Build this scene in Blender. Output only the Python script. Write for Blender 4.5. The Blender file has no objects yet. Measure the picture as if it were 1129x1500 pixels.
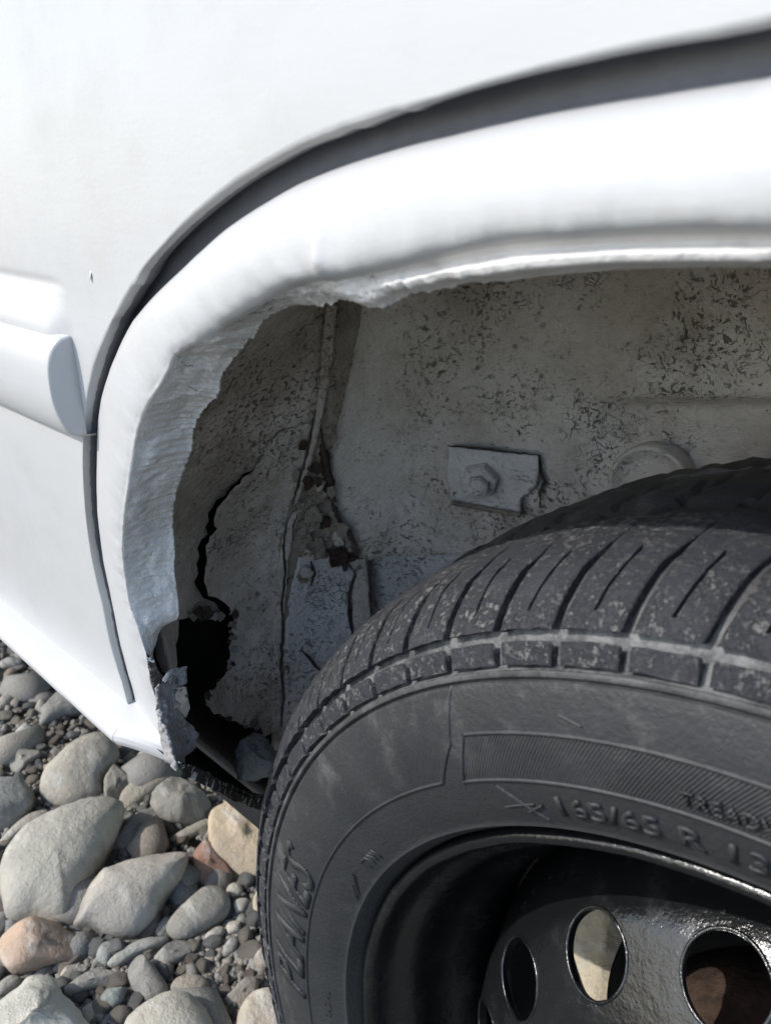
import bpy, bmesh, math, random
import numpy as np
from mathutils import Vector, Matrix, noise
from mathutils.geometry import delaunay_2d_cdt
random.seed(7); np.random.seed(7)
S = bpy.context.scene
COL = S.collection
H = 0.267                                   # hub height above the ground (m); hub sits at x=0, y=0
# ------------------------------------------------------------------ camera
CAM = Vector((0.0118, -0.1703, 0.3532 + H)); YAW, PIT, ROLL, F = -0.7839, 0.3911, -0.0039, 1205.6
fw = Vector((math.sin(YAW)*math.cos(PIT), math.cos(YAW)*math.cos(PIT), -math.sin(PIT)))
r0 = Vector((math.cos(YAW), -math.sin(YAW), 0)); u0 = r0.cross(fw)
rt = r0*math.cos(ROLL) + u0*math.sin(ROLL); up = rt.cross(fw)
cd = bpy.data.cameras.new('camera'); cam = bpy.data.objects.new('camera', cd); COL.objects.link(cam)
cam.matrix_world = Matrix(((rt.x, up.x, -fw.x, CAM.x), (rt.y, up.y, -fw.y, CAM.y), (rt.z, up.z, -fw.z, CAM.z), (0, 0, 0, 1)))
cd.sensor_fit = 'VERTICAL'; cd.sensor_height = 36; cd.lens = F/1500*36
cd.clip_start = 0.01; cd.clip_end = 500
cd.dof.use_dof = True; cd.dof.focus_distance = 0.36; cd.dof.aperture_fstop = 20
S.camera = cam
# ------------------------------------------------------------------ light
SUN = Vector((-.45, -.70, .68)).normalized()
w = bpy.data.worlds.new('World'); S.world = w; w.use_nodes = True
nt = w.node_tree; sky = nt.nodes.new('ShaderNodeTexSky'); sky.sky_type = 'NISHITA'; sky.sun_disc = False; sky.dust_density = 1; sky.air_density = 1.0; sky.ozone_density = 1.0
sky.sun_elevation = math.asin(SUN.z); sky.sun_rotation = math.atan2(SUN.x, SUN.y)
nt.links.new(sky.outputs[0], nt.nodes['Background'].inputs[0]); nt.nodes['Background'].inputs[1].default_value = 0.15
sl = bpy.data.lights.new('sun', 'SUN'); sl.energy = 2.0; sl.angle = math.radians(.55); sl.color = (1, .965, .91)
so = bpy.data.objects.new('sun', sl); COL.objects.link(so); so.rotation_euler = SUN.to_track_quat('Z', 'Y').to_euler(); so.location = (-3, -5, 6)
S.view_settings.view_transform = 'Standard'; S.view_settings.look = 'None'; S.view_settings.gamma = 1
S.view_settings.exposure = 1.0; S.view_settings.use_curve_mapping = False
# ------------------------------------------------------------------ helpers
def ray(px, py): return rt*((px-564.5)/F) - up*((py-750)/F) + fw
def W(px, py, y): d = ray(px, py); return CAM + d*((y-CAM.y)/d.y)
def WZ(px, py, z): d = ray(px, py); return CAM + d*((z-CAM.z)/d.z)
def P(v):
    d = v-CAM; z = d.dot(fw); return (564.5+F*d.dot(rt)/z, 750-F*d.dot(up)/z)
def sm(a, b, t):
    t = min(1, max(0, (t-a)/(b-a))); return t*t*(3-2*t)
def fbm(v, s, o=4): return noise.fractal(Vector(v)*s, 1.0, 2.0, o)
def lin(pts, x):
    return float(np.interp(x, [p[0] for p in pts], [p[1] for p in pts]))
def mk(name, V, Fc, mat, parent=None, smooth=True, loc=None):
    me = bpy.data.meshes.new(name); me.from_pydata([tuple(v) for v in V], [], Fc); me.update()
    for m in (mat if isinstance(mat, list) else [mat]): me.materials.append(m)
    if smooth: me.polygons.foreach_set('use_smooth', [True]*len(me.polygons))
    o = bpy.data.objects.new(name, me); COL.objects.link(o)
    if loc is not None: o.location = loc
    if parent is not None: o.parent = parent
    return o
def tag(o, label, cat=None, group=None, kind=None):
    if label: o['label'] = label
    if cat: o['category'] = cat
    if group: o['group'] = group
    if kind: o['kind'] = kind
    return o
def grid_faces(n, m, wrap=False, flip=False):
    f = []
    for i in range(n if wrap else n-1):
        for j in range(m-1):
            a = i*m+j; b = ((i+1) % n)*m+j
            f.append((a, a+1, b+1, b) if flip else (a, b, b+1, a+1))
    return f
# ------------------------------------------------------------------ materials
class NT:
    def __init__(s, name):
        s.m = bpy.data.materials.new(name); s.m.use_nodes = True; s.t = s.m.node_tree
        s.b = s.t.nodes['Principled BSDF']; s.n = s.t.nodes; s.co = None
    def put(s, sock, v):
        if isinstance(v, bpy.types.NodeSocket): s.t.links.new(v, sock)
        elif v is not None:
            if hasattr(sock.default_value, '__len__') and hasattr(v, '__len__') and len(v) == 3 and len(sock.default_value) == 4: v = (*v, 1)
            sock.default_value = v
    def coord(s, kind='Object'):
        c = s.n.new('ShaderNodeTexCoord'); return c.outputs[kind]
    def noise(s, scale, detail=6, rough=.6, co=None, dist=0, col=False):
        x = s.n.new('ShaderNodeTexNoise'); s.put(x.inputs['Vector'], co if co is not None else s.coord())
        x.inputs['Scale'].default_value = scale; x.inputs['Detail'].default_value = detail; x.inputs['Roughness'].default_value = rough
        x.inputs['Distortion'].default_value = dist
        return x.outputs['Color' if col else 'Fac']
    def vor(s, scale, feat='DISTANCE_TO_EDGE', co=None, out='Distance'):
        x = s.n.new('ShaderNodeTexVoronoi'); x.feature = feat; s.put(x.inputs['Vector'], co if co is not None else s.coord())
        x.inputs['Scale'].default_value = scale; return x.outputs[out]
    def math(s, op, a, b=None, c=None, clamp=False):
        x = s.n.new('ShaderNodeMath'); x.operation = op; x.use_clamp = clamp
        s.put(x.inputs[0], a)
        if b is not None: s.put(x.inputs[1], b)
        if c is not None: s.put(x.inputs[2], c)
        return x.outputs[0]
    def ramp(s, f, a, b, inv=False):
        x = s.n.new('ShaderNodeMapRange'); x.interpolation_type = 'SMOOTHSTEP'; s.put(x.inputs[0], f)
        x.inputs[1].default_value = a; x.inputs[2].default_value = b
        x.inputs[3].default_value = 1 if inv else 0; x.inputs[4].default_value = 0 if inv else 1
        return x.outputs[0]
    def mix(s, f, a, b, mode='MIX'):
        x = s.n.new('ShaderNodeMix'); x.data_type = 'RGBA'; x.blend_type = mode
        s.put(x.inputs[0], f); s.put(x.inputs[6], a); s.put(x.inputs[7], b); return x.outputs[2]
    def warp(s, co, scale, amt):
        n = s.noise(scale, 3, .6, co, col=True)
        a = s.n.new('ShaderNodeVectorMath'); a.operation = 'MULTIPLY_ADD'; s.put(a.inputs[0], n); a.inputs[1].default_value = (amt,)*3; s.put(a.inputs[2], co)
        return a.outputs[0]
    def bump(s, h, dist, strength=1, prev=None):
        x = s.n.new('ShaderNodeBump'); x.inputs['Strength'].default_value = strength; x.inputs['Distance'].default_value = dist
        s.put(x.inputs['Height'], h)
        if prev is not None: s.put(x.inputs['Normal'], prev)
        return x.outputs[0]
    def done(s, col=None, rough=None, normal=None, **k):
        s.put(s.b.inputs['Base Color'], col); s.put(s.b.inputs['Roughness'], rough)
        if normal is not None: s.put(s.b.inputs['Normal'], normal)
        for a, v in k.items(): s.put(s.b.inputs[a.replace('_', ' ')], v)
        return s.m
def m_paint():
    n = NT('white_paint'); c = n.coord()
    dirt = n.ramp(n.noise(16, 8, .72, c), .48, .72); sp = n.ramp(n.noise(420, 2, .5, c), .70, .76)
    col = n.mix(n.math('MULTIPLY', dirt, .5), (.47, .47, .465), (.40, .393, .378)); col = n.mix(n.math('MULTIPLY', sp, .5), col, (.45, .43, .40))
    st = n.n.new('ShaderNodeMapping'); n.put(st.inputs[0], c); st.inputs['Scale'].default_value = (30, 30, 260)
    b = n.bump(n.noise(1, 4, .6, st.outputs[0]), .00006); b = n.bump(n.noise(700, 3, .6, c), .00006, 1, b)
    return n.done(col, .38, b, Specular_IOR_Level=.45)
def m_putty():
    n = NT('rough_white_paint'); c = n.coord(); wc = n.warp(c, 60, .006)
    big = n.noise(130, 7, .62, wc); fine = n.noise(900, 4, .7, c)
    crk = n.ramp(n.vor(85, co=n.warp(c, 110, .014)), .0, .03, True); msk = n.ramp(n.noise(55, 5, .7, c), .56, .66); crk = n.math('MULTIPLY', crk, msk)
    col = n.mix(n.ramp(n.noise(70, 6, .7, c), .50, .75), (.70, .68, .655), (.53, .51, .485)); col = n.mix(n.math('MULTIPLY', crk, .6), col, (.12, .105, .095))
    h = n.math('ADD', big, n.math('MULTIPLY', fine, .22)); h = n.math('SUBTRACT', h, n.math('MULTIPLY', crk, .8))
    return n.done(col, .55, n.bump(h, .0016), Specular_IOR_Level=.35)
def m_liner(name, a, b, spots=.5, rust=.35):
    n = NT(name); c = n.coord(); wc = n.warp(c, 50, .01)
    tone = n.ramp(n.noise(16, 5, .6, c), .38, .66)
    col = n.mix(tone, a, b)
    s1 = n.ramp(n.noise(380, 7, .74, wc), .53, .64); m1 = n.ramp(n.noise(13, 8, .78, c), .46, .60)
    s1 = n.math('MULTIPLY', s1, m1); col = n.mix(n.math('MULTIPLY', s1, spots), col, (.085, .065, .05))
    s2 = n.math('MULTIPLY', n.ramp(n.noise(380, 5, .65, wc), .62, .70), n.ramp(n.noise(24, 6, .75, c), .46, .60)); col = n.mix(n.math('MULTIPLY', s2, .6), col, (.03, .025, .022))
    st = n.ramp(n.noise(13, 8, .72, n.warp(c, 20, .02)), .50, .70); col = n.mix(n.math('MULTIPLY', st, rust), col, (.22, .165, .115))
    ck = n.ramp(n.vor(215, co=n.warp(c, 150, .007)), .0, .075, True); cm = n.ramp(n.noise(17, 6, .7, c), .53, .66); cm = n.math('MULTIPLY', cm, n.ramp(n.noise(140, 3, .6, c), .40, .60))
    ck = n.math('MULTIPLY', ck, cm); col = n.mix(n.math('MULTIPLY', ck, .7), col, (.03, .028, .026))
    h = n.math('ADD', n.noise(240, 7, .7, wc), n.math('MULTIPLY', n.noise(45, 5, .6, c), .7))
    h = n.math('SUBTRACT', h, n.math('MULTIPLY', n.math('MAXIMUM', ck, n.math('MAXIMUM', s2, s1)), .55))
    return n.done(col, .8, n.bump(h, .0022), Specular_IOR_Level=.2)
def m_plain(name, col, rough=.6, bs=300, bd=.0005, var=.3, spec=.3):
    n = NT(name); c = n.coord()
    cc = n.mix(n.ramp(n.noise(bs*.3, 6, .65, c), .35, .7), col, tuple(x*(1-var) for x in col))
    return n.done(cc, rough, n.bump(n.noise(bs, 5, .6, c), bd), Specular_IOR_Level=spec)
def m_chip():
    n = NT('flaking_paint_on_rust'); c = n.coord()
    f = n.ramp(n.noise(150, 6, .7, n.warp(c, 80, .008)), .53, .58)
    return n.done(n.mix(f, (.022, .02, .02), (.62, .62, .60)), .7, n.bump(f, .001))
def m_block():
    n = NT('tread_rubber'); g = n.n.new('ShaderNodeNewGeometry'); c = g.outputs['Position']
    d = n.ramp(n.noise(330, 8, .8, c), .48, .58); d2 = n.ramp(n.noise(35, 5, .65, c), .36, .60); d3 = n.ramp(n.noise(520, 3, .6, c), .60, .68)
    m = n.math('MULTIPLY', d, d2); m = n.math('MAXIMUM', m, n.math('MULTIPLY', d3, .55))
    s = n.n.new('ShaderNodeMapping'); n.put(s.inputs[0], c); s.inputs['Scale'].default_value = (60, 900, 60); s.inputs['Rotation'].default_value = (0, .6, 0)
    m = n.math('MAXIMUM', m, n.math('MULTIPLY', n.ramp(n.noise(1, 4, .6, s.outputs[0]), .62, .72), .5))
    base = n.mix(n.noise(60, 4, .6, c), (.014, .0155, .0195), (.032, .0335, .041))
    col = n.mix(n.math('MULTIPLY', m, .62), base, (.20, .195, .185))
    return n.done(col, .62, n.bump(n.math('ADD', n.noise(600, 5, .7, c), n.math('MULTIPLY', m, .5)), .0007), Specular_IOR_Level=.4)
def m_tyre():
    n = NT('tyre_rubber'); c = n.coord(); s = n.n.new('ShaderNodeSeparateXYZ'); n.put(s.inputs[0], c)
    x, y, z = s.outputs; R = n.math('SQRT', n.math('ADD', n.math('MULTIPLY', x, x), n.math('MULTIPLY', z, z)))
    A = n.math('ARCTAN2', z, x)
    tread = n.math('GREATER_THAN', R, .2431)
    dusty = n.math('MULTIPLY', tread, n.ramp(y, .028, .055, True))
    side = n.math('MULTIPLY', n.ramp(R, .2375, .2425), n.math('LESS_THAN', y, .004))
    nz = n.noise(70, 6, .65, c)
    base = n.mix(n.noise(25, 5, .6, c), (.016, .018, .0195), (.038, .0395, .0405))
    dust = n.ramp(n.noise(55, 7, .7, c), .50, .75)
    upper = n.ramp(R, .205, .243)
    amt = n.math('MULTIPLY', dust, n.math('MULTIPLY_ADD', upper, .42, .08))
    scr = n.ramp(n.noise(240, 4, .7, n.warp(c, 40, .02)), .66, .74)
    amt = n.math('MAXIMUM', amt, n.math('MULTIPLY', scr, n.math('MULTIPLY', upper, .45)))
    amt = n.math('MAXIMUM', amt, n.math('MULTIPLY', side, n.math('MULTIPLY_ADD', n.ramp(nz, .4, .65), .35, .03)))
    col = n.mix(amt, base, (.17, .17, .167))
    fl = n.mix(n.math('MULTIPLY', n.ramp(n.noise(110, 8, .8, c), .40, .60), n.ramp(R, .252, .263, True)), (.05, .05, .052), (.15, .153, .15))
    col = n.mix(dusty, col, fl)
    # fine moulded hatching of the two panels
    deg = n.math('MULTIPLY', A, 57.2958); deg = n.math('ADD', deg, n.math('MULTIPLY', n.math('LESS_THAN', deg, -90), 360))
    skew = n.math('MULTIPLY_ADD', n.math('SUBTRACT', R, .2408), -178, 122.7)
    inL = n.math('MULTIPLY', n.math('GREATER_THAN', deg, skew), n.math('MULTIPLY', n.math('GREATER_THAN', R, .2105), n.math('LESS_THAN', R, .2392)))
    inR = n.math('MULTIPLY', n.math('LESS_THAN', deg, n.math('SUBTRACT', skew, 3.1)), n.math('MULTIPLY', n.math('GREATER_THAN', R, .2105), n.math('LESS_THAN', R, .2248)))
    ph = n.math('MULTIPLY_ADD', A, 1050, n.math('MULTIPLY', R, 4200))
    wob = n.math('MULTIPLY', n.noise(40, 2, .5, c), 3.5)
    ht = n.math('MULTIPLY', n.math('SINE', n.math('ADD', ph, wob)), n.math('MULTIPLY', n.math('ADD', inL, inR), .5))
    ht = n.math('MULTIPLY', ht, n.ramp(n.noise(30, 4, .6, c), .3, .55))
    b = n.bump(ht, .00022); b = n.bump(n.math('ADD', n.noise(500, 5, .65, c), n.math('MULTIPLY', nz, .8)), .00045, 1, b)
    return n.done(col, .52, b, Specular_IOR_Level=.45)
def m_rim():
    n = NT('black_wheel_paint'); c = n.coord()
    chip = n.ramp(n.noise(260, 5, .7, c), .68, .72); dirt = n.ramp(n.noise(60, 6, .7, c), .45, .75)
    col = n.mix(n.math('MULTIPLY', dirt, .45), (.006, .0065, .007), (.020, .021, .020)); col = n.mix(n.math('MULTIPLY', chip, .35), col, (.16, .16, .15))
    h = n.math('ADD', n.noise(160, 5, .65, c), n.math('MULTIPLY', n.noise(900, 3, .6, c), .25))
    return n.done(col, n.math('MULTIPLY_ADD', dirt, .20, .17), n.bump(h, .00045), Specular_IOR_Level=.65)
def m_stone():
    n = NT('river_stone'); c = n.coord(); oi = n.n.new('ShaderNodeObjectInfo')
    off = n.n.new('ShaderNodeVectorMath'); off.operation = 'MULTIPLY_ADD'; n.put(off.inputs[0], c); off.inputs[1].default_value = (1, 1, 1)
    rv = n.math('MULTIPLY', oi.outputs['Random'], 17.0); cb = n.n.new('ShaderNodeCombineXYZ'); n.put(cb.inputs[0], rv); n.put(cb.inputs[1], rv); n.put(off.inputs[2], cb.outputs[0])
    v = off.outputs[0]
    t = n.noise(14, 7, .62, n.warp(v, 12, .03)); f = n.noise(330, 5, .75, v); g = n.noise(55, 6, .65, v)
    col = n.mix(n.ramp(t, .35, .68), oi.outputs['Color'], n.mix(.45, oi.outputs['Color'], (.13, .135, .135)))
    col = n.mix(n.math('MULTIPLY', n.ramp(g, .5, .72), .35), col, (.44, .43, .39))
    col = n.mix(n.math('MULTIPLY', n.ramp(f, .58, .72), .45), col, (.085, .085, .08)); col = n.mix(n.math('MULTIPLY', n.ramp(f, .30, .42, True), .35), col, (.46, .45, .42))
    vn = n.n.new('ShaderNodeMapping'); n.put(vn.inputs[0], n.warp(v, 25, .012)); vn.inputs['Scale'].default_value = (14, 55, 30); vn.inputs['Rotation'].default_value = (.3, .5, .8)
    vv = n.ramp(n.noise(1, 3, .5, vn.outputs[0]), .58, .63); col = n.mix(n.math('MULTIPLY', vv, .42), col, (.52, .50, .46))
    h = n.math('ADD', g, n.math('MULTIPLY', f, .3)); h = n.math('ADD', h, n.math('MULTIPLY', t, 1.2))
    return n.done(col, .85, n.bump(h, .0042), Specular_IOR_Level=.25)
def m_gravel(name='gravel_grit'):
    n = NT(name); g = n.n.new('ShaderNodeNewGeometry'); r = g.outputs['Random Per Island']; c = n.coord()
    cr = n.n.new('ShaderNodeValToRGB'); n.put(cr.inputs[0], r); e = cr.color_ramp.elements
    e[0].color = (.24, .23, .205, 1); e[1].color = (.46, .42, .35, 1)
    for p, q in ((.35, (.36, .345, .305, 1)), (.6, (.33, .325, .305, 1)), (.82, (.38, .31, .24, 1))):
        k = e.new(p); k.color = q
    return n.done(n.mix(n.noise(300, 4, .7, c), cr.outputs[0], (.12, .115, .105)), .88, n.bump(n.noise(400, 4, .6, c), .0012))
def m_sand():
    n = NT('silt_and_sand'); c = n.coord()
    col = n.mix(n.noise(60, 6, .7, c), (.27, .255, .225), (.38, .36, .315)); v = n.vor(160, 'F1', c)
    return n.done(n.mix(n.ramp(v, .1, .6), col, (.16, .15, .13)), .92, n.bump(n.math('SUBTRACT', n.noise(200, 6, .7, c), v), .006))
PAINT, PUTTY = m_paint(), m_putty()
LINER = m_liner('dirty_underseal', (.74, .675, .60), (.60, .53, .45), .7, .55)
LINERL = m_liner('dirty_arch_sheet', (.68, .61, .545), (.46, .40, .335), .75, .6)
LINERC = m_liner('cleaner_arch_sheet', (.74, .71, .68), (.64, .605, .565), .35, .15)
BROWN = m_liner('brown_seam_sealer', (.36, .31, .25), (.24, .20, .155), .75, .6)
RUST = m_plain('rust', (.065, .04, .027), .9, 260, .002, .6)
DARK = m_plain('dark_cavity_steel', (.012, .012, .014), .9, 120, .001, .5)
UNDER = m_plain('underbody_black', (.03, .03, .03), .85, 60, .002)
FILL = m_liner('shade_grey_filler', (.42, .415, .42), (.33, .32, .315), .4, .25)  # grey imitates shade on the torn lip flap; also colours filler crumbs
GRIME = m_plain('dark_grime', (.075, .062, .05), .9, 300, .0012, .5)
GAPM = m_plain('gap_shade_grey', (.205, .208, .225), .6, 200, .0004, .15)  # painted shadow: grey for the recess under the door edge and its gap
CHIP, BLOCK, TYRE, RIM, STONE, GRAVEL, SAND = m_chip(), m_block(), m_tyre(), m_rim(), m_stone(), m_gravel(), m_sand()
# ------------------------------------------------------------------ setting
ground = tag(mk('ground', [(-40, -40, -.012), (40, -40, -.012), (40, 40, -.012), (-40, 40, -.012)], [(0, 1, 2, 3)], SAND, None, False), 'silty gravel riverbank under the stones and the car', kind='structure')
# ------------------------------------------------------------------ car
car = bpy.data.objects.new('car', None); COL.objects.link(car); car.location = (0, 0, 0)
tag(car, 'white hand painted car with rusted rear wheel arch and black steel wheel, on river stones', 'car')
ZC = .1045 + H                                # height of the sill's lower edge
def ybase(z):
    y = -.034; a = z-H
    if a > .33: y += .30*(a-.33)**2
    if a < .25: y += .011*((.25-a)/.14)**1.5
    return y
def WB(px, py, off=0.0):
    y = -.034
    for _ in range(6):
        p = W(px, py, y+off); y = ybase(p.z)
    return p
TH = np.concatenate([np.linspace(35, 94, 50, endpoint=False), np.linspace(94, 180, 1000)])
def polar(pts, off=0.0, fixed=None):
    """pixel outline -> radius about the arch centre at each angle of TH"""
    a, r = [], []
    for q in pts:
        p = W(q[0], q[1], fixed if fixed is not None else 0) if fixed is not None else WB(q[0], q[1], off)
        a.append(math.degrees(math.atan2(p.z-ZC, p.x))); r.append(math.hypot(p.z-ZC, p.x))
    o = np.argsort(a); a = np.array(a)[o]; r = np.array(r)[o]
    A = np.concatenate([180-a[::-1][a[::-1] > 98], a]); Rr = np.concatenate([r[::-1][a[::-1] > 98], r])
    return np.interp(TH, A, Rr)
pxA = [(1129,28),(1050,47),(960,68),(860,93),(750,127),(650,150),(565,166),(505,184),(450,206),(400,233),(350,263),(310,294),(275,325),(242,360),(215,390),(195,418),(180,442),(168,468),(155,492),(137,533),(128,575),(125,612),(123,683),(127,754),(136,821),(150,887),(162,945),(180,1000),(200,1073),(206,1092)]
pxB = [(1129,41),(1050,57),(965,70),(865,91),(755,116),(665,141),(620,157),(607,164),(596,163),(565,175),(535,188),(520,189),(500,199),(450,217),(400,244),(350,275),(310,306),(270,341),(240,372),(221,396),(217,405),(212,416),(206,420),(197,436),(189,450),(182,462),(177,466),(172,482),(155,524),(141,575),(134,622),(132,683),(136,754),(146,821),(162,887),(173,945),(189,1000),(208,1076),(213,1092)]
pxC = [(1129,112),(1050,124),(965,138),(865,154),(755,176),(665,197),(565,223),(500,244),(450,265),(400,293),(350,325),(310,357),(270,393),(240,420),(220,440),(195,470),(178,503),(162,540),(150,580),(144,612),(142,683),(144,754),(152,821),(166,887),(177,945),(192,1000),(211,1072),(217,1090)]
pxF = [(1129,343),(1000,345),(860,350),(720,362),(620,385),(560,398),(520,406),(500,410),(488,413),(470,412),(455,415),(430,422),(410,431),(380,448),(350,465),(325,478),(300,495),(275,508),(255,520),(246,540),(235,560),(220,582),(208,605),(200,627),(195,650),(190,690),(185,720),(180,755),(178,790),(179,825),(183,860),(190,895),(200,920),(208,945),(214,962),(217,985),(220,1000),(226,1020),(232,1040),(245,1070),(255,1098),(266,1126)]
pxE = [(1129,393),(1000,393),(930,394),(860,399),(800,404),(745,411),(735,414),(722,412),(705,416),(690,413),(675,416),(660,421),(640,426),(632,423),(625,432),(620,424),(600,430),(585,438),(575,445),(560,450),(545,449),(520,442),(500,438),(485,446),(470,449),(450,444),(432,446),(415,452),(400,459),(385,470),(380,477),(374,490),(362,500),(350,515),(340,528),(335,536),(328,543),(326,550),(323,560),(322,572),(314,585),(300,597),(292,610),(285,622),(281,645),(280,660),(272,682),(265,700),(258,722),(255,735),(251,760),(252,785),(256,815),(255,830),(258,855),(261,880),(262,902),(259,908),(240,916),(232,928),(228,945),(223,958),(220,975),(222,1000),(228,1020),(234,1040),(247,1070),(257,1098),(267,1126)]
rA, rB, rF = polar(pxA), polar(pxB, .003), polar(pxF, -.001)
gl_ = np.array([sm(126, 142, t) for t in TH]); rC = polar(pxC, .0085)*(1-gl_)+polar(pxC, .0035)*gl_
rC = np.where(TH > 178.6, np.maximum(rC, rB), rC)
def yE_at(th):   # the lip's inner edge: shallow at the top, 22 mm deep at the front
    return lin([(90,-.026),(112,-.027),(122,-.027),(132,-.021),(140,-.015),(150,-.012),(163,-.012),(166,-.013),(168,-.0235),(172,-.0225),(180,-.0205)], th)
a, r = [], []
for q in pxE:
    y = -.02
    for _ in range(12):
        p = W(q[0], q[1], y); th = math.degrees(math.atan2(p.z-ZC, p.x)); y = .5*y+.5*yE_at(th)
    a.append(th); r.append(math.hypot(p.z-ZC, p.x))
o = np.argsort(a); a = np.array(a)[o]; r = np.array(r)[o]
rE = np.interp(TH, np.concatenate([180-a[::-1][a[::-1] > 98], a]), np.concatenate([r[::-1][a[::-1] > 98], r]))
def pol(th, r, y=None, off=0):
    t = math.radians(th); x, z = r*math.cos(t), ZC+r*math.sin(t)
    return Vector((x, (ybase(z)+off) if y is None else y, z))
# ---- rear door skin (down to the sill), with the pressed ledge above the moulding
ZT = W(60, 484, -.039).z; ZB = W(60, 616, -.036).z; ZG = W(50, 414, -.034).z; XE = W(117, 550, -.0335).x
def door_y(p):
    y = p.y
    fx = 1-sm(XE-.012, XE+.002, p.x)
    led = .0075*sm(ZG+.0005, ZT+.002, ZG+ZT+.0005-p.z)*(1-sm(ZT-.004, ZT-.001, ZT-p.z+ZT-.006)) if False else 0
    if p.z < ZG: led = .0046*sm(0, ZG-ZT, ZG-p.z)
    if p.z < ZT-.004: led *= 1-sm(0, .012, ZT-.004-p.z)
    gro = .0008*math.exp(-((p.z-ZG-.0012)/.0012)**2)
    return y - led*fx + gro*fx
V = []; m = 0
outs = [0, .0015, .004, .008] + list(np.linspace(.012, .22, 90)) + [.26, .33, .45, .65, .9]
for i, th in enumerate(TH):
    row = []
    top = 1-sm(108, 118, th)
    rb = rB[i]; rr = rb+(rA[i]-rb)*(1-.7*top)
    for d in reversed(outs):
        p = pol(th, rr+d); p.y = door_y(p)
        p.y += .00045*fbm(p, 14, 3)*min(1, d/.01)
        row.append(p)
    for k in (.25, .5, .75, 1.0):
        s = math.sin(k*math.pi/2)
        p = pol(th, rr+(rb-rr)*k, None, .0030*(1-math.cos(k*math.pi/2))); p.y += .0004*fbm(p, 300, 3)*k
        row.append(p)
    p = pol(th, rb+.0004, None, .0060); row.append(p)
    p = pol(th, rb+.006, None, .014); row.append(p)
    m = len(row); V += row
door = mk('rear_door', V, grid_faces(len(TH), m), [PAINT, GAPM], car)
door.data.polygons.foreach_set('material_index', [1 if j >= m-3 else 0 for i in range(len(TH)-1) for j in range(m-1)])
door['label'] = 'white painted rear door skin with rough paint along its edge'
# small chip / run on the paint beside the ledge
def blob(name, c, n, rx, ry, hgt, mat, parent, k=3, amp=.35):
    n = n.normalized(); t = n.cross(Vector((0, 0, 1))).normalized(); b = n.cross(t); V = []; Fc = []
    for i in range(5):
        for j in range(14):
            a = 2*math.pi*j/14; q = math.sin((i+.3)/4.6*math.pi/2)
            p = c + t*(rx*q*math.cos(a)) + b*(ry*q*math.sin(a)) + n*(hgt*math.cos((i+.3)/4.6*math.pi/2))
            p += (t*math.cos(a)+b*math.sin(a))*amp*rx*q*noise.noise(p*900)
            V.append(p)
    Fc = [(i*14+j, i*14+(j+1) % 14, (i+1)*14+(j+1) % 14, (i+1)*14+j) for i in range(4) for j in range(14)]
    Fc.append(tuple(range(13, -1, -1)))
    o = mk(name, V, Fc, mat, parent); bm = bmesh.new(); bm.from_mesh(o.data); bmesh.ops.recalc_face_normals(bm, faces=bm.faces); bm.to_mesh(o.data); bm.free(); return o
blob('paint_run', WB(133, 404, 0), Vector((-.2, -1, .3)), .0007, .0018, .00035, PAINT, door)
# ---- side moulding on the door
secf = [(-.030, ZT+.0004)]
for k in range(41):
    q = 1-2*k/40; q = math.copysign(abs(q)**.8, q)
    secf.append((-.034-.0104*max(0, 1-abs(q)**(2.8 if q > 0 else 2.1))**(1/2.4), (ZT+ZB)/2+q*(ZT-ZB)/2))
secf.append((-.030, ZB-.0004))
xs = list(np.linspace(-1.1, XE-.02, 60)) + [XE-.013, XE-.008, XE-.004, XE-.0015, XE]
V = []; zm = (ZT+ZB)/2; rows_ = [(x, 1, 0) for x in xs[:-2]] + [(XE-.0012, 1, .0022), (XE-.0004, .97, .0030)] + [(XE, k, .0034) for k in (.92, .8, .65, .5, .35, .2, .08, 0)]
for (x, q, shf) in rows_:
    for (y, z) in secf:
        yy = y if y > -.034 else -.034+(y+.034)*q
        pr = max(0, -.034-yy)/.0110; e = .0016*(1-q)/.08 if q > .92 else .0016
        if q == 1: e = 0 if shf == 0 else .0004
        zz = z-min(e, .0016)*(z-zm)/(zm-ZB)
        V.append(Vector((x-shf*pr*pr, yy, zz + .00012*noise.noise(Vector((x*60, z*60, 2))))))
n = len(secf); Fc = grid_faces(len(rows_), n)
mould = mk('side_moulding', V, Fc, PAINT, door); mould['label'] = 'white painted side moulding strip ending in a rounded grey-shaded end'
bpy.context.view_layer.update()
# ---- sill below the door
sp = [(-.020, .1190), (-.0255, .1175), (-.0310, .1158), (-.0350, .1138), (-.0372, .1115), (-.0378, .1090), (-.0368, .1064), (-.0325, .1045), (-.026, .1040), (-.022, .1060)]
xs = list(np.linspace(-1.6, -.45, 30)) + list(np.linspace(-.445, -.3005, 70)); V = []
for k, x in enumerate(xs):
    e = 1
    for (y, z) in sp:
        p = Vector((x, y if y > -.0205 else -.0205+(y+.0205)*(.55+.45*e), H+.1035+(z-.1035)*e)); p.z += .0003*fbm(p, 50, 2); V.append(p)
mk('rocker_sill', V, grid_faces(len(xs), len(sp)), PAINT, car)
XG0 = -.3005
SPZ = sorted([(z+H, y) for (y, z) in sp[:-2]]); XG = xs[-1]; XT = W(262, 1126, -.024).x
def sill_lip(p):
    if p.z < H+.1190:
        k = 1-min(1, max(0, (p.x-XG)/(XT-XG))); p.y = min(p.y, p.y*(1-k)+lin(SPZ, p.z)*k)
    return p
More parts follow.
